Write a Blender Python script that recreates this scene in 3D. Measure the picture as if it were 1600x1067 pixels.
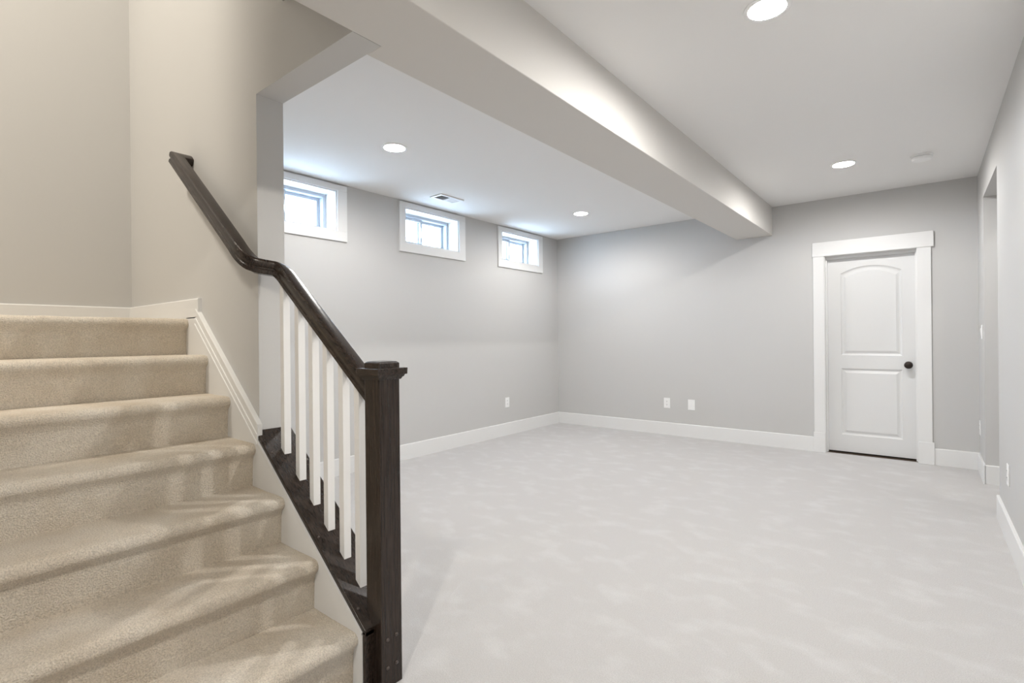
import bpy, bmesh, math, random
from mathutils import Vector, Matrix
random.seed(7)
for o in list(bpy.data.objects):
    bpy.data.objects.remove(o, do_unlink=True)
S = bpy.context.scene
COL = S.collection

# ------------------------------------------------------------------ camera
YAW, PITCH, ROLL, FPX, PY = 0.6758, -0.0007, -0.0099, 804.37, 528.86
CAM = Vector((4.1303, -6.2153, 1.2224))
fw = Vector((-math.sin(YAW) * math.cos(PITCH), math.cos(YAW) * math.cos(PITCH), math.sin(PITCH)))
r0 = Vector((math.cos(YAW), math.sin(YAW), 0))
u0 = r0.cross(fw)
rt = r0 * math.cos(ROLL) + u0 * math.sin(ROLL)
up = u0 * math.cos(ROLL) - r0 * math.sin(ROLL)
cd = bpy.data.cameras.new('camera')
cam = bpy.data.objects.new('camera', cd)
COL.objects.link(cam)
cam.matrix_world = Matrix(((rt.x, up.x, -fw.x, CAM.x), (rt.y, up.y, -fw.y, CAM.y), (rt.z, up.z, -fw.z, CAM.z), (0, 0, 0, 1)))
cd.sensor_width = 36
cd.sensor_fit = 'HORIZONTAL'
cd.lens = FPX / 1600 * 36
cd.shift_y = (PY - 533.5) / 1600
cd.clip_start = 0.02
S.camera = cam

# ------------------------------------------------------------------ daylight and exposure
W = bpy.data.worlds.new('overcast_sky')
S.world = W
W.use_nodes = True
wn = W.node_tree.nodes['Background']
wn.inputs[0].default_value = (0.54, 0.75, 1.0, 1)
wn.inputs[1].default_value = 21.0
LAMP_STRENGTH = 110.0
BULB_WATTS = 56.0
LAMP_COL = (1.0, 0.98, 0.955, 1)
S.view_settings.view_transform = 'Standard'
S.view_settings.look = 'None'
S.view_settings.gamma = 1
S.view_settings.use_curve_mapping = False
S.view_settings.exposure = 0.07

# ------------------------------------------------------------------ measured dimensions (metres)
H = 2.6343            # ceiling
ZS = 2.3227           # beam and header underside
XB0, XB1, XB2 = 2.4552, 2.5439, 2.832
XR = 4.5081           # right wall
HB, BT = 0.1546, 0.015
YO1, YO2, ZO = -0.5495, -1.5642, 2.3304
XE, YN0, YN1 = 1.812, -5.1306, -5.0075
YM = -5.0691
RISE, RUN, X0 = 0.192, 0.2508, 2.2907
XL = 0.045            # landing wall
YB = -10.2             # wall behind the camera
YST = -6.30           # far side of the stairs
ZTOP = 5.2            # stairwell ceiling
SL = 0.768

# ------------------------------------------------------------------ materials
def mat(name, color, rough=0.5, metal=0.0, spec=0.5):
    m = bpy.data.materials.new(name)
    m.use_nodes = True
    b = m.node_tree.nodes['Principled BSDF']
    b.inputs['Base Color'].default_value = (*color, 1)
    b.inputs['Roughness'].default_value = rough
    b.inputs['Metallic'].default_value = metal
    b.inputs['Specular IOR Level'].default_value = spec
    return m

def bumped(m, scale, strength, dist=0.002, detail=4, stretch=None):
    nt = m.node_tree
    b = nt.nodes['Principled BSDF']
    tc = nt.nodes.new('ShaderNodeTexCoord')
    n = nt.nodes.new('ShaderNodeTexNoise')
    n.inputs['Scale'].default_value = scale
    n.inputs['Detail'].default_value = detail
    bp = nt.nodes.new('ShaderNodeBump')
    bp.inputs['Strength'].default_value = strength
    bp.inputs['Distance'].default_value = dist
    if stretch:
        mp = nt.nodes.new('ShaderNodeMapping')
        mp.inputs['Scale'].default_value = stretch
        nt.links.new(tc.outputs['Object'], mp.inputs[0])
        nt.links.new(mp.outputs[0], n.inputs['Vector'])
    else:
        nt.links.new(tc.outputs['Object'], n.inputs['Vector'])
    nt.links.new(n.outputs['Fac'], bp.inputs['Height'])
    nt.links.new(bp.outputs[0], b.inputs['Normal'])
    return m

def mottled(m, c1, c2, scale, detail=3, lo=0.35, hi=0.65, stretch=(1, 1, 1), fine=None):
    """base colour wandering between two tones: pile brushed one way or the other, or wood grain"""
    nt = m.node_tree
    b = nt.nodes['Principled BSDF']
    tc = nt.nodes.new('ShaderNodeTexCoord')
    mp = nt.nodes.new('ShaderNodeMapping')
    mp.inputs['Scale'].default_value = stretch
    n = nt.nodes.new('ShaderNodeTexNoise')
    n.inputs['Scale'].default_value = scale
    n.inputs['Detail'].default_value = detail
    rp = nt.nodes.new('ShaderNodeValToRGB')
    rp.color_ramp.elements[0].position = lo
    rp.color_ramp.elements[1].position = hi
    rp.color_ramp.elements[0].color = (*c1, 1)
    rp.color_ramp.elements[1].color = (*c2, 1)
    nt.links.new(tc.outputs['Object'], mp.inputs[0])
    nt.links.new(mp.outputs[0], n.inputs['Vector'])
    nt.links.new(n.outputs['Fac'], rp.inputs[0])
    out = rp.outputs[0]
    if fine:
        n2 = nt.nodes.new('ShaderNodeTexNoise')
        n2.inputs['Scale'].default_value = fine[0]
        n2.inputs['Detail'].default_value = 3
        nt.links.new(tc.outputs['Object'], n2.inputs['Vector'])
        r2 = nt.nodes.new('ShaderNodeValToRGB')
        r2.color_ramp.elements[0].position = 0.33
        r2.color_ramp.elements[1].position = 0.67
        r2.color_ramp.elements[0].color = (fine[1],) * 3 + (1,)
        r2.color_ramp.elements[1].color = (1, 1, 1, 1)
        nt.links.new(n2.outputs['Fac'], r2.inputs[0])
        mx = nt.nodes.new('ShaderNodeMix')
        mx.data_type = 'RGBA'
        mx.blend_type = 'MULTIPLY'
        mx.inputs[0].default_value = 1
        nt.links.new(out, mx.inputs[6])
        nt.links.new(r2.outputs[0], mx.inputs[7])
        out = mx.outputs[2]
    nt.links.new(out, b.inputs['Base Color'])
    return m

M = {}
M['wall'] = bumped(mat('greige_wall_paint', (0.585, 0.580, 0.570), 0.65, spec=0.3), 260, 0.06, 0.001)
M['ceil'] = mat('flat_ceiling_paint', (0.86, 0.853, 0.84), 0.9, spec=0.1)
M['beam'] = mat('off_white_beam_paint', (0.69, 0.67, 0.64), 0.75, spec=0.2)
M['trim'] = mat('white_trim_paint', (0.80, 0.80, 0.795), 0.35, spec=0.4)
M['door'] = mat('white_door_paint', (0.74, 0.742, 0.74), 0.35, spec=0.4)
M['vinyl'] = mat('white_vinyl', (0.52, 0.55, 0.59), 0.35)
M['plastic'] = mat('white_plastic', (0.90, 0.90, 0.895), 0.35)
M['bal'] = mat('white_baluster_paint', (0.88, 0.875, 0.865), 0.35, spec=0.4)
M['dark'] = mat('dark_slot', (0.02, 0.02, 0.02), 0.6)
M['slat'] = mat('white_metal', (0.88, 0.89, 0.90), 0.4)
M['gap'] = mat('door_bottom_shade', (0.06, 0.04, 0.025), 0.7)  # colour of the shade below the door
M['bronze'] = mat('oil_rubbed_bronze', (0.035, 0.026, 0.022), 0.3, metal=0.6)
M['bolt'] = mat('dark_steel', (0.12, 0.10, 0.09), 0.3, metal=0.8)
M['carpet'] = bumped(mottled(mat('cream_carpet', (0.6, 0.56, 0.52), 0.95, spec=0.05),
    (0.625, 0.610, 0.602), (0.68, 0.670, 0.665), 5.5, 9, 0.50, 0.72, (1.0, 1.35, 1), (240, 0.84)), 260, 0.6, 0.005)
M['stair_carpet'] = bumped(mottled(mat('stair_carpet_warm_light', (0.5, 0.44, 0.36), 0.95, spec=0.05),
    (0.77, 0.68, 0.565), (0.87, 0.80, 0.70), 5.0, 4, 0.36, 0.66, (1, 1, 1), (210, 0.74)), 210, 1.0, 0.007)  # same carpet as the floor, with warm stair light put into its colour
def wood(name, stretch):
    m = mottled(mat(name, (0.03, 0.02, 0.014), 0.25, spec=0.42), (0.010, 0.006, 0.004), (0.042, 0.028, 0.021), 1.0, 6, 0.3, 0.7, stretch)
    return bumped(m, 1.0, 0.12, 0.001, 5, stretch)
M['wood_z'] = wood('espresso_wood_upright', (160, 160, 7))
M['wood_x'] = wood('espresso_wood_along', (12, 170, 60))
g = bpy.data.materials.new('window_glass')
g.use_nodes = True
nt = g.node_tree
nt.nodes.remove(nt.nodes['Principled BSDF'])
tr = nt.nodes.new('ShaderNodeBsdfTransparent')
gl = nt.nodes.new('ShaderNodeBsdfGlossy')
gl.inputs['Roughness'].default_value = 0.02
mx = nt.nodes.new('ShaderNodeMixShader')
mx.inputs[0].default_value = 0.06
nt.links.new(tr.outputs[0], mx.inputs[1])
nt.links.new(gl.outputs[0], mx.inputs[2])
nt.links.new(mx.outputs[0], nt.nodes['Material Output'].inputs[0])
M['glass'] = g
def emis(name, col, strength):
    m = bpy.data.materials.new(name)
    m.use_nodes = True
    n = m.node_tree
    n.nodes.remove(n.nodes['Principled BSDF'])
    e = n.nodes.new('ShaderNodeEmission')
    e.inputs[0].default_value = col
    e.inputs[1].default_value = strength
    n.links.new(e.outputs[0], n.nodes['Material Output'].inputs[0])
    return m
M['lamp'] = emis('lit_lamp_lens', LAMP_COL, LAMP_STRENGTH)

# ------------------------------------------------------------------ helpers
def link(name, bm, m, parent=None, smooth=None, bevel=0):
    """one mesh object; geometry is given in world coordinates, or in the parent's when it sits at the origin"""
    me = bpy.data.meshes.new(name)
    if parent is not None:
        off = parent.get('_o')
        p, q = parent, Vector((0, 0, 0))
        while p is not None:
            q += p.location
            p = p.parent
        bmesh.ops.translate(bm, verts=bm.verts, vec=-q)
    bmesh.ops.recalc_face_normals(bm, faces=bm.faces)
    bm.to_mesh(me)
    bm.free()
    me.materials.append(m)
    if smooth:
        me.shade_smooth()
        me.set_sharp_from_angle(angle=math.radians(smooth))
    o = bpy.data.objects.new(name, me)
    COL.objects.link(o)
    if parent is not None:
        o.parent = parent
    if bevel:
        b = o.modifiers.new('bevel', 'BEVEL')
        b.width = bevel
        b.segments = 2
        b.limit_method = 'ANGLE'
        b.angle_limit = math.radians(40)
    return o

def tag(o, label, cat, group=None, kind=None):
    o['label'] = label
    o['category'] = cat
    if group: o['group'] = group
    if kind: o['kind'] = kind
    return o

def empty(name, loc):
    o = bpy.data.objects.new(name, None)
    o.empty_display_size = 0.1
    COL.objects.link(o)
    o.location = loc
    return o

def copy_tree(o, parent=None):
    c = o.copy()
    COL.objects.link(c)
    c.parent = parent
    for ch in [x for x in list(bpy.data.objects) if x.parent == o]:
        copy_tree(ch, c)
    return c

def box(bm, x0, x1, y0, y1, z0, z1):
    v = [bm.verts.new((x, y, z)) for x in (x0, x1) for y in (y0, y1) for z in (z0, z1)]
    for f in ((0, 1, 3, 2), (4, 6, 7, 5), (0, 4, 5, 1), (2, 3, 7, 6), (0, 2, 6, 4), (1, 5, 7, 3)):
        bm.faces.new([v[i] for i in f])
    return v

def B(*boxes):
    bm = bmesh.new()
    for b in boxes:
        box(bm, *b)
    return bm

def prism(bm, pts, axis, a, b):
    """polygon pts extruded along an axis from a to b; pts are the two other coordinates in order"""
    def mk(p, t):
        return {'x': (t, p[0], p[1]), 'y': (p[0], t, p[1]), 'z': (p[0], p[1], t)}[axis]
    A = [bm.verts.new(mk(p, a)) for p in pts]
    C = [bm.verts.new(mk(p, b)) for p in pts]
    n = len(pts)
    bm.faces.new(A)
    bm.faces.new(list(reversed(C)))
    for i in range(n):
        j = (i + 1) % n
        bm.faces.new((A[i], C[i], C[j], A[j]))

def lathe(bm, prof, cx, cy, cz=0, seg=40, axis='z', cap0=False, cap1=False):
    rings = []
    for r, t in prof:
        ring = []
        for i in range(seg):
            a = 2 * math.pi * i / seg
            p, q = r * math.cos(a), r * math.sin(a)
            c = {'z': (cx + p, cy + q, cz + t), 'y': (cx + p, cy + t, cz + q), 'x': (cx + t, cy + p, cz + q)}[axis]
            ring.append(bm.verts.new(c))
        rings.append(ring)
    for a, b in zip(rings, rings[1:]):
        for i in range(seg):
            j = (i + 1) % seg
            bm.faces.new((a[i], a[j], b[j], b[i]))
    if cap0: bm.faces.new(rings[0])
    if cap1: bm.faces.new(list(reversed(rings[-1])))
    return rings

def sheet_with_holes(bm, x0, x1, y0, y1, z, holes, seg=48):
    edges = []
    def loop(pts):
        vs = [bm.verts.new(p) for p in pts]
        for i in range(len(vs)):
            edges.append(bm.edges.new((vs[i], vs[(i + 1) % len(vs)])))
    loop([(x0, y0, z), (x1, y0, z), (x1, y1, z), (x0, y1, z)])
    for cx, cy, r in holes:
        loop([(cx + r * math.cos(2 * math.pi * i / seg), cy + r * math.sin(2 * math.pi * i / seg), z) for i in range(seg)])
    bmesh.ops.triangle_fill(bm, use_beauty=True, use_dissolve=False, edges=edges)

# ------------------------------------------------------------------ the shell
LIGHTS = [(3.610, -3.786), (3.617, -1.172), (1.094, -3.790), (1.088, -1.145), (3.610, -9.01), (3.610, -6.40)]  # the last two are unseen, added behind the viewer as fill light
WINS = [(-4.427, -3.4786), (-2.8718, -1.9235), (-1.3362, -0.3889)]   # outer edges of the casings
CW = 0.074                                                          # casing width
WZ0, WZ1 = 2.1141, 2.6182
WT = 0.36                                                           # foundation wall thickness

bm = B((-0.4, XR + 0.9, YB - 0.2, 0.2, -0.15, 0.0))
tag(link('floor', bm, M['carpet']), 'cream wall to wall carpet with brushed pile marks covering the basement floor', 'floor', kind='structure')

bm = bmesh.new()
HR = 0.0765
sheet_with_holes(bm, XB0, XR + 0.1, YB, 0.05, H, [(x, y, HR) for x, y in LIGHTS if x > 2])
sheet_with_holes(bm, 0, XB0, YN0 + 0.02, 0.05, H, [(x, y, HR) for x, y in LIGHTS if x < 2])
for bx in ((-0.36, XR + 0.9, YN0 + 0.02, 0.2, H + 0.12, H + 0.2), (XB1, XR + 0.9, YB - 0.2, YN0 + 0.02, H + 0.12, H + 0.2)):
    box(bm, *bx)
tag(link('ceiling', bm, M['ceil']), 'flat off white ceiling of the basement room on both sides of the dropped beam', 'ceiling', kind='structure')
bm = B((-0.3, XB1 + 0.3, YB - 0.2, YN1, ZTOP, ZTOP + 0.1), (2.06, XB1, YST, YN0, H + 0.12, H + 0.25), (2.06, 2.07, YST, YN0, H, H + 0.12))
sheet_with_holes(bm, 2.06, XB1, YST, YN0, H, [])  # unseen low ceiling over the lower steps, added to block light from above
tag(link('ceiling', bm, M['ceil']), 'upper ceiling high above the carpeted stairs, with an unseen low part added to block light', 'ceiling', kind='structure')

# window wall with its three openings
bm = bmesh.new()
zo0, zo1 = WZ0 + CW + 0.015, WZ1 - CW + 0.015
zo0, zo1 = 2.203, 2.566
box(bm, -WT, 0, YN1, 0.2, -0.15, zo0)
box(bm, -WT, 0, YN1, 0.2, zo1, H + 0.2)
ys = [YN1] + [v for a, b in WINS for v in (a + CW + 0.003, b - CW - 0.034 + 0.003)] + [0.2]
OPEN = []
for a, b in WINS:
    OPEN.append((a + 0.076, b - 0.098))
ys = [YN1] + [v for o_ in OPEN for v in o_] + [0.2]
for i in range(0, len(ys), 2):
    box(bm, -WT, 0, ys[i], ys[i + 1], zo0, zo1)
tag(link('wall_left', bm, M['wall']), 'greige wall with three small high basement windows', 'wall', kind='structure')

# back wall with the door opening
DL, DR, DZ = 3.3204 - 0.02, 4.0776 + 0.02, 2.065
bm = B((0, DL, 0, 0.13, -0.15, H + 0.2), (DR, XR + 0.9, 0, 0.13, -0.15, H + 0.2), (DL, DR, 0, 0.13, DZ, H + 0.2))
tag(link('wall_back', bm, M['wall']), 'greige far wall holding the white panel door', 'wall', kind='structure')

bm = B((3.1, 4.3, 0.9, 1.0, -0.15, 2.4), (3.0, 3.1, 0.13, 1.0, -0.15, 2.4), (4.3, 4.4, 0.13, 1.0, -0.15, 2.4), (3.0, 4.4, 0.13, 1.0, 2.4, 2.5), (3.0, 4.4, 0.2, 1.0, -0.15, 0.0))  # box added so no outside light shows under the door
tag(link('wall_light_block', bm, M['wall']), 'unseen box added behind the white panel door to keep light out', 'wall', kind='structure')

# right wall with the passage opening
JT = 0.30
bm = B((XR, XR + JT, YO1, 0.0, -0.15, H + 0.2), (XR, XR + JT, YB, YO2, -0.15, H + 0.2), (XR, XR + JT, YO2, YO1, ZO, H + 0.2))
tag(link('wall_right', bm, M['wall']), 'pale wall at the right with a plain passage opening near the door', 'wall', kind='structure')
bm = B((XR + 0.8, XR + 0.9, YB, 0.13, -0.15, H + 0.2), (XR + JT, XR + 0.8, YO2 - 1.4, YO2 - 1.3, -0.15, H + 0.2),
       (XR + JT, XR + 0.8, YO2 - 1.3, 0.0, H + 0.12, H + 0.2))
sheet_with_holes(bm, XR + JT, XR + 0.8, YO2 - 1.3, 0.0, H, [(5.06, -1.75, 0.0765)])
tag(link('wall_passage', bm, M['wall']), 'wall of the passage beyond the opening in the right wall', 'wall', kind='structure')
bm = B((-0.4, XR + 0.9, YB - 0.2, YB, -0.15, ZTOP))
tag(link('wall_front', bm, M['wall']), 'greige wall closing the room at its near end', 'wall', kind='structure')

# stair wall: full height left of the opening, header above it, knee wall under the rail
KX = 2.594
def capz(x): return 0.825 - SL * (x - XE)
bm = B((0.0, XE, YN0, YN1, -0.15, ZTOP), (XE, XB1 + 0.0, YN0, YN1, ZS, ZTOP))
prism(bm, [(XE, -0.15), (KX, -0.15), (KX, capz(KX) - 0.028), (XE, capz(XE) - 0.028)], 'y', YN0, YN1)
tag(link('wall_stair', bm, M['wall']), 'beige wall beside the stairs ending at the railing, with a header over the opening', 'wall', kind='structure')
bm = B((-0.16, XL, YB, YN1, -0.15, ZTOP))
tag(link('wall_landing', bm, M['wall']), 'beige wall at the top of the stairs behind the landing', 'wall', kind='structure')
bm = B((1.5, XB1, YST - 0.1, YST, -0.15, ZTOP), (XL, 1.5, YST - 0.1, YST, -0.15, RISE * 7 - 0.1))
tag(link('wall_stair_near', bm, M['wall']), 'beige wall along the near side of the stairs', 'wall', kind='structure')

# dropped beam: wider past the header than over the stairs
bm = bmesh.new()
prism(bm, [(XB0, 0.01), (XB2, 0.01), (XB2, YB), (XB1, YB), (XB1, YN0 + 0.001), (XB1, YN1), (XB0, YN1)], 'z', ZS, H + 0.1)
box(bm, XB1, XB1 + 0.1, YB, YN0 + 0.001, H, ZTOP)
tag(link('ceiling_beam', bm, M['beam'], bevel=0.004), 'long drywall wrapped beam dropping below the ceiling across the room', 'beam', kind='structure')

# ------------------------------------------------------------------ baseboards
def base_prof(t=BT, h=HB):
    return [(0, 0), (t, 0), (t, h - 0.006), (t - 0.004, h), (0, h)]
bm = bmesh.new()
prism(bm, [(p, q) for p, q in base_prof()], 'y', YN1, 0)
tag(link('baseboard_left', bm, M['trim']), 'white baseboard along the foot of the window wall', 'baseboard', kind='structure')
bm = bmesh.new()
prism(bm, [(-p, q) for p, q in base_prof()], 'x', BT, 3.2134)
tag(link('baseboard_back', bm, M['trim']), 'white baseboard on the far wall between the corner and the door', 'baseboard', kind='structure')
bm = bmesh.new()
prism(bm, [(-p, q) for p, q in base_prof()], 'x', 4.197, XR - BT)
tag(link('baseboard_back', bm, M['trim']), 'short white baseboard on the far wall right of the door', 'baseboard', kind='structure')
bm = bmesh.new()
prism(bm, [(XR - p, q) for p, q in base_prof()], 'y', YO1 - BT, 0)
prism(bm, [(YO1 - p, q) for p, q in base_prof()], 'x', XR - BT * 0.2, XR + JT)
tag(link('baseboard_right', bm, M['trim']), 'white baseboard turning the corner into the passage opening', 'baseboard', kind='structure')
bm = bmesh.new()
prism(bm, [(XR - p, q) for p, q in base_prof()], 'y', YB, YO2 + BT)
prism(bm, [(YO2 + p, q) for p, q in base_prof()], 'x', XR - BT * 0.2, XR + JT)
tag(link('baseboard_right', bm, M['trim']), 'white baseboard along the near right wall up to the opening', 'baseboard', kind='structure')
ZL = 7 * RISE
bm = bmesh.new()
h2 = 1.448 - ZL
prism(bm, [(YN0 - p, ZL + q) for p, q in base_prof(0.018, h2)], 'x', XL + 0.016, 1.186)
box(bm, 1.03, 1.186, YN0 - 0.018, YN0, ZL - 0.05, ZL + 0.005)
tag(link('baseboard_landing', bm, M['trim']), 'short white baseboard stub on the stair wall above the top step', 'baseboard', kind='structure')
bm = bmesh.new()
prism(bm, [(XL + p, ZL + q) for p, q in base_prof(0.016, h2)], 'y', YB, YN0)
tag(link('baseboard_landing', bm, M['trim']), 'white baseboard on the wall behind the stair landing', 'baseboard', kind='structure')

# ------------------------------------------------------------------ skirt board and its moulding
def mz(x): return 1.348 - 0.796 * (x - 1.22)        # upper edge of the moulding
SK = YN0 - 0.021
bm = bmesh.new()
prism(bm, [(1.03, 0.0), (KX + 0.002, 0.0), (KX + 0.002, capz(KX) - 0.022), (XE + 0.02, capz(XE + 0.02) - 0.022), (XE, mz(XE) - 0.07),
           (1.14, mz(1.14) - 0.07), (1.03, mz(1.14) - 0.072)], 'y', SK, YN0)
prism(bm, [(XE + 0.02, capz(XE + 0.02) - 0.030), (KX + 0.002, capz(KX) - 0.030), (KX + 0.002, capz(KX) - 0.021), (XE + 0.02, capz(XE + 0.02) - 0.021)], 'y', SK - 0.005, YN0)
t1 = tag(link('trim_1', bm, M['trim']), 'white stair skirt board beside the steps with a stepped moulding along its top', 'trim', kind='structure')
bm = bmesh.new()
xa, xb = 1.165, XE + 0.028
for lo, hi, d in ((0.088, 0.076, 0.029), (0.077, 0.046, 0.0255), (0.047, 0.013, 0.0215), (0.015, 0.0, 0.0235)):
    e0, e1 = (xa + 0.0, xb)
    prism(bm, [(e0, mz(e0) - lo), (e1, mz(e1) - lo), (e1, mz(e1) - hi), (e0, mz(e0) - hi)], 'y', YN0 - d, YN0)
link('cap_moulding', bm, M['trim'], t1, bevel=0.002)

# ------------------------------------------------------------------ carpeted stairs
st = empty('carpeted_staircase', (1.8, -5.7, 0))
tag(st, 'flight of carpeted steps climbing to the left, tinted with the warm stair light', 'staircase')
YR = SK + 0.003
def step_bm(k, back):
    xk, z0, z1 = X0 - RUN * (k - 2), RISE * (k - 1), RISE * k
    pts = [(xk, max(z0 - 0.03, 0.0)), (xk, z0)]
    pts += [(xk + 0.002, z0 + 0.05), (xk + 0.005, z1 - 0.085), (xk + 0.010, z1 - 0.062)]
    rr = 0.027
    cx, cz = xk + 0.034 - rr, z1 - rr
    for i in range(11):
        a = math.radians(-35 + 125 * i / 10)
        pts.append((cx + rr * math.cos(a), cz + rr * math.sin(a)))
    pts += [(cx - 0.05, z1 + 0.001), ((cx + back) / 2, z1), (back, z1), (back, max(z0 - 0.03, 0.0))]
    n = len(pts)
    nor = []
    for i in range(n):
        a, b = Vector(pts[i - 1]), Vector(pts[(i + 1) % n])
        d = (b - a).normalized()
        nor.append(Vector((d.y, -d.x)))
    ins = [(YR, 0.004), (YR - 0.004, 0.0025), (YR - 0.009, 0.001), (YR - 0.016, 0.0)]
    m = 26
    ins += [(YR - 0.016 + (YST + 0.002 - YR + 0.016) * j / m, 0.0) for j in range(1, m + 1)]
    bm = bmesh.new()
    rings = []
    rnd = random.Random(k)
    for y, s in ins:
        w = rnd.uniform(-0.0018, 0.0018) if s == 0 else 0
        ring = []
        for i, p in enumerate(pts):
            edge = 2 <= i <= n - 4
            q = Vector(p) - nor[i] * (s if 1 <= i <= n - 3 else 0) + nor[i] * (w if edge else 0)
            ring.append(bm.verts.new((q.x, y, q.y)))
        rings.append(ring)
    for a, b in zip(rings, rings[1:]):
        for i in range(n):
            j = (i + 1) % n
            bm.faces.new((a[i], a[j], b[j], b[i]))
    bm.faces.new(rings[0])
    bm.faces.new(list(reversed(rings[-1])))
    return bm
for k in range(1, 7):
    link('step', step_bm(k, X0 - RUN * (k - 1) - 0.004), M['stair_carpet'], st, smooth=50)
link('landing', step_bm(7, XL + 0.016), M['stair_carpet'], st, smooth=50)
tag(link('floor', B((XL, 1.5, YB, YST, ZL - 0.1, ZL)), M['stair_carpet']), 'carpet of the landing beyond the top step, out of sight, tinted with the warm stair light', 'floor', kind='structure')

# ------------------------------------------------------------------ railing
rl = empty('stair_railing', (2.613, YM, 0))
tag(rl, 'dark espresso handrail and newel post with white square balusters beside the stairs', 'railing')
NX1, NX0 = 2.6555, 2.5705
NY0, NY1 = YM - 0.0445, YM + 0.0445
post = link('newel_post', B((NX0, NX1, NY0, NY1, 0.0, 1.09)), M['wood_z'], rl, bevel=0.003)
bm = bmesh.new()
def slab(g0, g1, z0, z1):
    a = [bm.verts.new((x, y, z0)) for x, y in ((NX0 - g0, NY0 - g0), (NX1 + g0, NY0 - g0), (NX1 + g0, NY1 + g0), (NX0 - g0, NY1 + g0))]
    b = [bm.verts.new((x, y, z1)) for x, y in ((NX0 - g1, NY0 - g1), (NX1 + g1, NY0 - g1), (NX1 + g1, NY1 + g1), (NX0 - g1, NY1 + g1))]
    bm.faces.new(a); bm.faces.new(list(reversed(b)))
    for i in range(4):
        j = (i + 1) % 4
        bm.faces.new((a[i], b[i], b[j], a[j]))
slab(0.004, 0.009, 1.080, 1.090)
slab(0.011, 0.015, 1.089, 1.099)
slab(0.020, 0.021, 1.098, 1.121)
slab(0.000, 0.000, 1.120, 1.139)
slab(0.000, -0.007, 1.139, 1.144)
slab(-0.007, -0.022, 1.144, 1.146)
link('post_cap', bm, M['wood_x'], post, bevel=0.0015)
for y, z in ((-5.089, 0.170), (-5.051, 0.174), (-5.089, 0.072), (-5.051, 0.074)):
    bm = bmesh.new()
    lathe(bm, [(0.0068, -0.001), (0.0068, 0.0015), (0.0055, 0.0035), (0.003, 0.0046), (0.0004, 0.005)], NX1, y, z, 16, 'x', True, True)
    link('bolt', bm, M['bolt'], post, smooth=60)

# sloping shoe plate on the knee wall, folded down at its foot
CF, CB = YN0 - 0.019, YN1 + 0.019
bm = bmesh.new()
XC = 2.611
prism(bm, [(XE + 0.001, capz(XE) - 0.022), (XC, capz(XC) - 0.022), (XC, capz(XC)), (XE + 0.001, capz(XE))], 'y', CF, CB)
box(bm, KX, XC, CF, YN0 + 0.02, 0.0, capz(XC) - 0.004)
box(bm, KX, XC - 0.002, YN0 + 0.02, CB, 0.0, capz(XC) - 0.004)
shoe = link('shoe_plate', bm, M['wood_x'], rl, bevel=0.003)
for x, y in ((1.925, YN0 - 0.001), (2.29, YN0 - 0.001), (2.545, YN0 - 0.001), (1.985, YN1 + 0.004), (2.345, YN1 + 0.004)):
    bm = bmesh.new()
    lathe(bm, [(0.0052, -0.002), (0.0052, 0.001), (0.004, 0.0026), (0.0004, 0.0034)], 0, 0, 0, 14, 'z', True, True)
    bmesh.ops.rotate(bm, verts=bm.verts, cent=(0, 0, 0), matrix=Matrix.Rotation(math.atan(SL), 3, 'Y'))
    bmesh.ops.translate(bm, verts=bm.verts, vec=(x, y, capz(x)))
    link('screw', bm, M['bolt'], shoe, smooth=60)

# handrail: wall return, wall run, gooseneck, run down to the newel
prof = [(0.0, -0.033), (0.0235, -0.033), (0.0275, -0.030), (0.0275, -0.016), (0.0245, -0.012), (0.0245, -0.006), (0.0290, -0.001),
        (0.0305, 0.006), (0.0305, 0.018), (0.0290, 0.024), (0.0255, 0.0285), (0.0215, 0.0305), (0.0, 0.0325)]
prof = prof + [(-a, b) for a, b in prof[-2:0:-1]]
YW = -5.197
def zw(x): return 2.203 - 0.772 * (x - 1.035)
def zr(x): return 1.033 + SL * (2.556 - x)
XA = 1.066
def bez(p0, p1, p2, n):
    return [tuple((1 - t) ** 2 * a + 2 * t * (1 - t) * b + t * t * c for a, b, c in zip(p0, p1, p2)) for t in [i / n for i in range(n + 1)]]
ZF = 1.540
A0 = (1.755, YW, zw(1.755))
path = [(XA, YW, zw(XA)), (1.30, YW, zw(1.30)), (1.55, YW, zw(1.55))]
path += bez(A0, (1.838, YW, zw(1.838) - 0.012), (1.866, -5.165, ZF + 0.010), 8)
path += [(1.880, -5.135, ZF + 0.004)]
path += bez((1.892, -5.105, ZF), (1.908, YM - 0.002, ZF), (1.962, YM, zr(1.962)), 7)
path += [(2.2, YM, zr(2.2)), (NX0 + 0.002, YM, zr(NX0 + 0.002))]
path = [Vector(p) for p in path]
rings = []
for i, p in enumerate(path):
    a = path[max(i - 1, 0)]
    b = path[min(i + 1, len(path) - 1)]
    T = (b - a).normalized()
    Sd = T.cross(Vector((0, 0, 1))).normalized()
    U = Sd.cross(T).normalized()
    if U.z < 0: U = -U
    rings.append([p + Sd * s + U * u for s, u in prof])
T1 = (path[1] - path[0]).normalized()
T0 = Vector((0, -1, 0))
n = (T0 + T1).normalized()
mit = [q + T1 * ((path[0] - q).dot(n) / T1.dot(n)) for q in rings[0]]
wall_ring = [Vector((q.x, YN0, q.z)) for q in mit]
Te = (path[-1] - path[-2]).normalized()
rings[-1] = [q + Te * ((NX0 + 0.002 - q.x) / Te.x) for q in rings[-1]]
rings = [wall_ring, mit] + rings[1:]
bm = bmesh.new()
vs = [[bm.verts.new(q) for q in r] for r in rings]
for a, b in zip(vs, vs[1:]):
    for i in range(len(prof)):
        j = (i + 1) % len(prof)
        bm.faces.new((a[i], a[j], b[j], b[i]))
bm.faces.new(vs[0]); bm.faces.new(list(reversed(vs[-1])))
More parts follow.
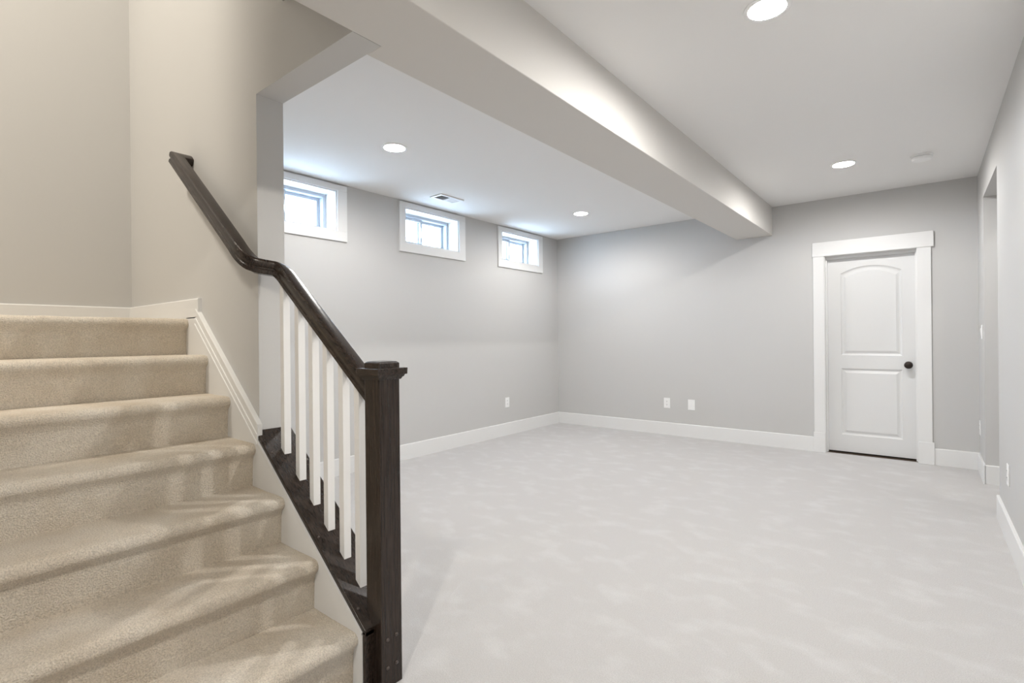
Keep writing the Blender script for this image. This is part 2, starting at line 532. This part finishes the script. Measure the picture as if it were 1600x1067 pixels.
link('handrail', bm, M['wood_x'], rl, smooth=28)

for x in (1.9428, 2.0671, 2.1756, 2.2806, 2.3894, 2.4917):
    x += 0.0008
    bm = bmesh.new()
    prism(bm, [(x - 0.0305, capz(x - 0.0305) - 0.002), (x, capz(x) - 0.002), (x, zr(x) - 0.034), (x - 0.0305, zr(x - 0.0305) - 0.034)], 'y', YM - 0.0155, YM + 0.0155)
    link('baluster', bm, M['bal'], rl, bevel=0.0012)

# ------------------------------------------------------------------ windows
def window(idx, y0, y1, op, label):
    w = empty('window_%d' % idx, (0, (y0 + y1) / 2, WZ0))
    tag(w, label, 'window', kind='structure')
    a, b = op
    c0, c1 = zo0, zo1
    T = 0.02
    bm = B((0, T, y0, y1, c1, WZ1), (0, T, y0, y1, WZ0, c0), (0, T, y0, a, c0, c1), (0, T, b, y1, c0, c1))
    link('casing', bm, M['trim'], w, bevel=0.0015)
    q = 0.010
    bm = B((-0.155, 0.004, a, b, c1 - q, c1), (-0.155, 0.004, a, b, c0, c0 + q), (-0.155, 0.004, a, a + q, c0 + q, c1 - q), (-0.155, 0.004, b - q, b, c0 + q, c1 - q))
    link('reveal_lining', bm, M['trim'], w)
    F = 0.040
    def ring(x0, x1, ya, yb, za, zb, f):
        return B((x0, x1, ya, yb, zb - f, zb), (x0, x1, ya, yb, za, za + f), (x0, x1, ya, ya + f, za + f, zb - f), (x0, x1, yb - f, yb, za + f, zb - f))
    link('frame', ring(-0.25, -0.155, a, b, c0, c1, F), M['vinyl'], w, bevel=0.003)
    ym = (a + b) / 2 - 0.012
    fa, fb, fc0, fc1 = a + F, b - F, c0 + F, c1 - F
    for k, (ya, yb, x0) in enumerate(((fa, ym + 0.020, -0.205), (ym - 0.022, fb, -0.240))):
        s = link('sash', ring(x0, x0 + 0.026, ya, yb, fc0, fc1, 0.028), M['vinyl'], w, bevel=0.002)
        link('pane', B((x0 + 0.010, x0 + 0.014, ya + 0.028, yb - 0.028, fc0 + 0.028, fc1 - 0.028)), M['glass'], s)
        if k == 0:
            zc = (fc0 + fc1) / 2
            bm = B((x0 + 0.026, x0 + 0.034, yb - 0.026, yb - 0.006, zc - 0.055, zc + 0.055), (x0 + 0.034, x0 + 0.050, yb - 0.022, yb - 0.010, zc - 0.045, zc + 0.005))
            link('latch', bm, M['slat'], s, bevel=0.002)
labels = ['high white basement window nearest the stair railing, partly behind the stair wall',
          'high white slider window in the middle of the three, beside the ceiling vent',
          'high white slider window nearest the far corner of the room']
for i, ((a, b), op) in enumerate(zip(WINS, OPEN)):
    window(i + 1, a, b, op, labels[i])

# ------------------------------------------------------------------ door
d = empty('door_1', (3.7, 0, 0))
tag(d, 'white two panel arched interior door with craftsman casing and dark knob', 'door', kind='structure')
bm = B((3.2195, 3.3204, -0.02, 0, 0.205, 2.0401), (4.0776, 4.181, -0.02, 0, 0.205, 2.0401))
link('side_casing', bm, M['trim'], d, bevel=0.0015)
link('head_casing', B((3.2134, 4.2004, -0.027, 0, 2.0401, 2.1854)), M['trim'], d, bevel=0.0015)
link('plinth_block', B((3.2134, 3.3204, -0.024, 0, 0, 0.208)), M['trim'], d, bevel=0.003)
link('plinth_block', B((4.0776, 4.196, -0.024, 0, 0, 0.208)), M['trim'], d, bevel=0.003)
bm = B((3.3004, 3.3254, -0.001, 0.14, 0, 2.06), (4.0726, 4.0976, -0.001, 0.14, 0, 2.06), (3.3254, 4.0726, -0.001, 0.14, 2.036, 2.06),
       (3.3254, 3.337, 0.05, 0.085, 0, 2.036), (4.061, 4.0726, 0.05, 0.085, 0, 2.036), (3.337, 4.061, 0.05, 0.085, 2.008, 2.036))
link('jamb', bm, M['trim'], d, bevel=0.001)
link('gap', B((3.33, 4.07, 0.04, 0.22, 0.0, 0.004)), M['gap'], d)  # dark sheet coloured as the shade under the door
# slab with two moulded panels
SX0, SX1, SZ0, SZ1, SY = 3.328, 4.070, 0.018, 2.032, 0.086
def offset_outline(x0, x1, z0, z1, rise, o, n=24):
    x0 += o; x1 -= o; z0 += o; z1 -= o
    pts = [(x0, z0), (x1, z0)]
    if rise <= 0:
        return pts + [(x1, z1), (x0, z1)]
    # arched head: circular arc through the two upper corners
    hw = (x1 - x0) / 2
    rad = (hw * hw + rise * rise) / (2 * rise)
    cz = z1 + rise - rad
    a = math.asin(hw / rad)
    for i in range(n + 1):
        t = a - 2 * a * i / n
        pts.append(((x0 + x1) / 2 + rad * math.sin(t), cz + rad * math.cos(t)))
    return pts
bm = bmesh.new()
edges = []
def loopv(pts, y):
    vs = [bm.verts.new((p[0], y, p[1])) for p in pts]
    es = []
    for i in range(len(vs)):
        es.append(bm.edges.new((vs[i], vs[(i + 1) % len(vs)])))
    return vs, es
ov, oe = loopv([(SX0, SZ0), (SX1, SZ0), (SX1, SZ1), (SX0, SZ1)], SY)
edges += oe
inner = []
for (x0, x1, z0, z1, ri) in ((3.452, 3.958, 1.012, 1.856, 0.066), (3.452, 3.958, 0.192, 0.876, 0)):
    prev = None
    for o_, dep in ((0, 0), (0.006, 0.007), (0.015, 0.012), (0.024, 0.012), (0.046, 0.002)):
        vs, es = loopv(offset_outline(x0, x1, z0, z1, ri * (1 - o_ * 1.5), o_), SY + dep)
        if prev is None:
            edges += es
        else:
            for i in range(len(vs)):
                j = (i + 1) % len(vs)
                bm.faces.new((prev[i], prev[j], vs[j], vs[i]))
        prev = vs
    bm.faces.new(prev)
bmesh.ops.triangle_fill(bm, use_beauty=True, use_dissolve=False, edges=edges)
bk = [bm.verts.new((v.co.x, SY + 0.035, v.co.z)) for v in ov]
bm.faces.new(list(reversed(bk)))
for i in range(4):
    j = (i + 1) % 4
    bm.faces.new((ov[i], bk[i], bk[j], ov[j]))
sl = link('panel_door', bm, M['door'], d)
bm = bmesh.new()
lathe(bm, [(0.034, 0.0), (0.034, -0.004), (0.028, -0.009), (0.014, -0.012), (0.011, -0.030), (0.014, -0.036), (0.025, -0.041), (0.0325, -0.050),
           (0.0345, -0.058), (0.0315, -0.067), (0.022, -0.073), (0.010, -0.0755), (0.0005, -0.076)], 4.006, SY, 0.925, 32, 'y', False, True)
link('knob', bm, M['bronze'], sl, smooth=50)

# ------------------------------------------------------------------ recessed lights
def make_light(x, y, depth=0.034, bulb=0.019):
    L = empty('recessed_light', (x, y, H))
    bm = bmesh.new()
    lathe(bm, [(0.0765, 0.004), (0.094, 0.0), (0.094, -0.003), (0.088, -0.0055), (0.076, -0.0055), (0.074, -0.002), (0.071, depth)], x, y, H, 56)
    link('trim_ring', bm, M['plastic'], L, smooth=40)
    bm = bmesh.new()
    r = lathe(bm, [(0.0715, depth), (0.0715, depth - 0.001)], x, y, H, 48, cap1=True)
    link('lens', bm, M['lamp'], L)
    pl = bpy.data.lights.get('bulb') or bpy.data.lights.new('bulb', 'POINT')
    pl.energy = BULB_WATTS
    pl.color = LAMP_COL[:3]
    pl.shadow_soft_size = 0.022
    b = bpy.data.objects.new('bulb', pl)
    COL.objects.link(b)
    b.parent = L
    b.location = (0, 0, bulb)
    return L
proto = make_light(*LIGHTS[0])
ll = ['lit recessed ceiling light nearest the camera, right of the beam', 'lit recessed ceiling light on the right side beside the smoke detector',
      'lit recessed ceiling light on the left side above the window nearest the stairs', 'lit recessed ceiling light on the left side near the far corner',
      'lit recessed ceiling light added far behind the viewer for ambient light',
      'lit recessed ceiling light added just behind the viewer to brighten the stairs']
for i, (x, y) in enumerate(LIGHTS):
    o = proto if i == 0 else copy_tree(proto)
    o.location = (x, y, H)
    if i == 5:  # added lamp, made warm to brighten the stairs
        for c in o.children:
            if c.type == 'LIGHT':
                c.data = c.data.copy()
                c.data.energy = 60
                c.data.color = (1.0, 0.92, 0.79)
    tag(o, ll[i], 'ceiling light', 'recessed ceiling lights')
for c in proto.children:
    if c.type == 'LIGHT':
        c.data = c.data.copy()
        c.data.energy = BULB_WATTS * 1.32
o = copy_tree(proto)
o.location = (5.06, -1.75, H)
tag(o, 'lit recessed light in the passage beyond the opening in the right wall', 'ceiling light', 'recessed ceiling lights')
for c in o.children:
    if c.type == 'LIGHT':
        c.data = c.data.copy()
        c.data.energy = 16

# flush lights of the stairwell, out of sight above the frame
M['lamp_up'] = emis('lit_opal_glass', (1.0, 0.92, 0.80, 1), 300.0)
for x, y, mt, lab in ((1.405, -7.00, 'lamp_up', 'lit round flush light on the upper ceiling beyond the stair landing'),):
    fl = empty('flush_light', (x, y, ZTOP))
    tag(fl, lab, 'ceiling light')
    bm = bmesh.new()
    lathe(bm, [(0.23, 0.0), (0.23, -0.04), (0.21, -0.045), (0.20, -0.035)], x, y, ZTOP, 40, cap0=True)
    link('ring', bm, M['plastic'], fl, smooth=40)
    bm = bmesh.new()
    lathe(bm, [(0.20, -0.037), (0.18, -0.055), (0.12, -0.066), (0.06, -0.070), (0.002, -0.072)], x, y, ZTOP, 40, cap1=True)
    link('diffuser', bm, M[mt], fl, smooth=60)

# ------------------------------------------------------------------ smoke detector, vent
sd = empty('smoke_detector', (4.122, -1.004, H))
tag(sd, 'round white smoke detector on the ceiling near the passage', 'smoke detector')
bm = bmesh.new()
lathe(bm, [(0.071, 0.0), (0.071, -0.010), (0.068, -0.012), (0.066, -0.012)], 4.122, -1.004, H, 40, cap0=True, cap1=True)
link('base_plate', bm, M['plastic'], sd, smooth=40)
bm = bmesh.new()
lathe(bm, [(0.060, -0.011), (0.060, -0.015), (0.066, -0.018), (0.064, -0.032), (0.058, -0.038), (0.030, -0.040), (0.0005, -0.0405)], 4.122, -1.004, H, 40, cap1=True)
link('cover', bm, M['plastic'], sd, smooth=40)

vt = empty('ceiling_vent', (0.397, -2.577, H))
tag(vt, 'white metal air register on the ceiling above the middle window', 'vent')
vx0, vx1, vy0, vy1 = 0.316, 0.480, -2.735, -2.419
f = 0.028
bm = B((vx0, vx1, vy0, vy0 + f, H - 0.011, H), (vx0, vx1, vy1 - f, vy1, H - 0.011, H), (vx0, vx0 + f, vy0 + f, vy1 - f, H - 0.011, H),
       (vx1 - f, vx1, vy0 + f, vy1 - f, H - 0.011, H), (vx0 + f, vx1 - f, -2.581, -2.573, H - 0.011, H))
link('frame', bm, M['slat'], vt, bevel=0.002)
link('duct_shade_plate', B((vx0 + f, vx1 - f, vy0 + f, vy1 - f, H - 0.001, H)), M['dark'], vt)  # dark plate painted for the shade inside the duct
for s in (-1, 1):
    bm = bmesh.new()
    for i in range(9):
        yc = -2.577 + s * (0.012 + 0.0145 * i)
        a = math.radians(38) * s
        dy, dz = 0.0068 * math.cos(a), 0.0068 * math.sin(a)
        zc = H - 0.0062
        p = [(yc - dy, zc + dz), (yc + dy, zc - dz), (yc + dy, zc - dz + 0.0009), (yc - dy, zc + dz + 0.0009)]
        prism(bm, p, 'x', vx0 + f, vx1 - f)
    link('louver_bank', bm, M['slat'], vt)

# ------------------------------------------------------------------ outlets and switch (built facing -y, back at y = 0)
def plate(bm, w=0.080, h=0.126):
    prism(bm, [(-w / 2, -h / 2), (w / 2, -h / 2), (w / 2, h / 2), (-w / 2, h / 2)], 'y', -0.0055, 0)
def make_outlet():
    r = empty('wall_outlet', (0, 0, 0))
    bm = bmesh.new(); plate(bm)
    link('cover_plate', bm, M['plastic'], r, bevel=0.0025)
    for s in (-1, 1):
        bm = bmesh.new()
        lathe(bm, [(0.0175, -0.005), (0.0175, -0.0078)], 0, 0, s * 0.0205, 24, 'y', False, True)
        c = link('receptacle', bm, M['plastic'], r)
        link('slots', B((-0.0075, -0.0050, -0.0084, -0.0074, s * 0.0205 - 0.001, s * 0.0205 + 0.008), (0.0050, 0.0075, -0.0084, -0.0074, s * 0.0205, s * 0.0205 + 0.007),
                        (-0.0025, 0.0025, -0.0084, -0.0074, s * 0.0205 - 0.010, s * 0.0205 - 0.006)), M['dark'], c)
    return r
o1 = make_outlet()
o1.location = (1.6165, 0, 0.396)
tag(o1, 'white duplex outlet on the far wall, left of the pair', 'outlet', 'wall outlets')
for loc, rz, lab in (((0, -1.176, 0.411), 90, 'white outlet low on the window wall near the far corner'),
                     ((XR, -0.10, 0.391), -90, 'white outlet on the right wall between the passage opening and the far corner'),
                     ((XR, -2.047, 0.392), -90, 'white outlet low on the near right wall, before the passage opening')):
    c = copy_tree(o1)
    c.location = loc
    c.rotation_euler.z = math.radians(rz)
    tag(c, lab, 'outlet', 'wall outlets')
wp = empty('wall_plate', (1.922, 0, 0.394))
tag(wp, 'white cable wall plate on the far wall, right of the pair', 'wall plate')
bm = bmesh.new(); plate(bm, 0.084, 0.126)
bmesh.ops.translate(bm, verts=bm.verts, vec=wp.location)
link('cover_plate', bm, M['plastic'], wp, bevel=0.0025)
for s in (-1, 1):
    bm = bmesh.new()
    lathe(bm, [(0.007, -0.005), (0.007, -0.009), (0.0045, -0.009), (0.0045, -0.012)], 1.922, 0, 0.394 + s * 0.018, 16, 'y', False, True)
    link('jack', bm, M['slat'], wp)
sw = empty('light_switch', (0, 0, 0))
bm = bmesh.new(); plate(bm, 0.075, 0.118)
link('cover_plate', bm, M['plastic'], sw, bevel=0.0025)
bm = bmesh.new()
prism(bm, [(-0.005, -0.033), (-0.0085, -0.033), (-0.012, 0.033), (-0.005, 0.033)], 'x', -0.0165, 0.0165)
link('rocker', bm, M['plastic'], sw, bevel=0.001)
sw.location = (XR, -0.36, 1.235)
sw.rotation_euler.z = math.radians(-90)
tag(sw, 'white light switch on the right wall beside the passage opening', 'light switch')
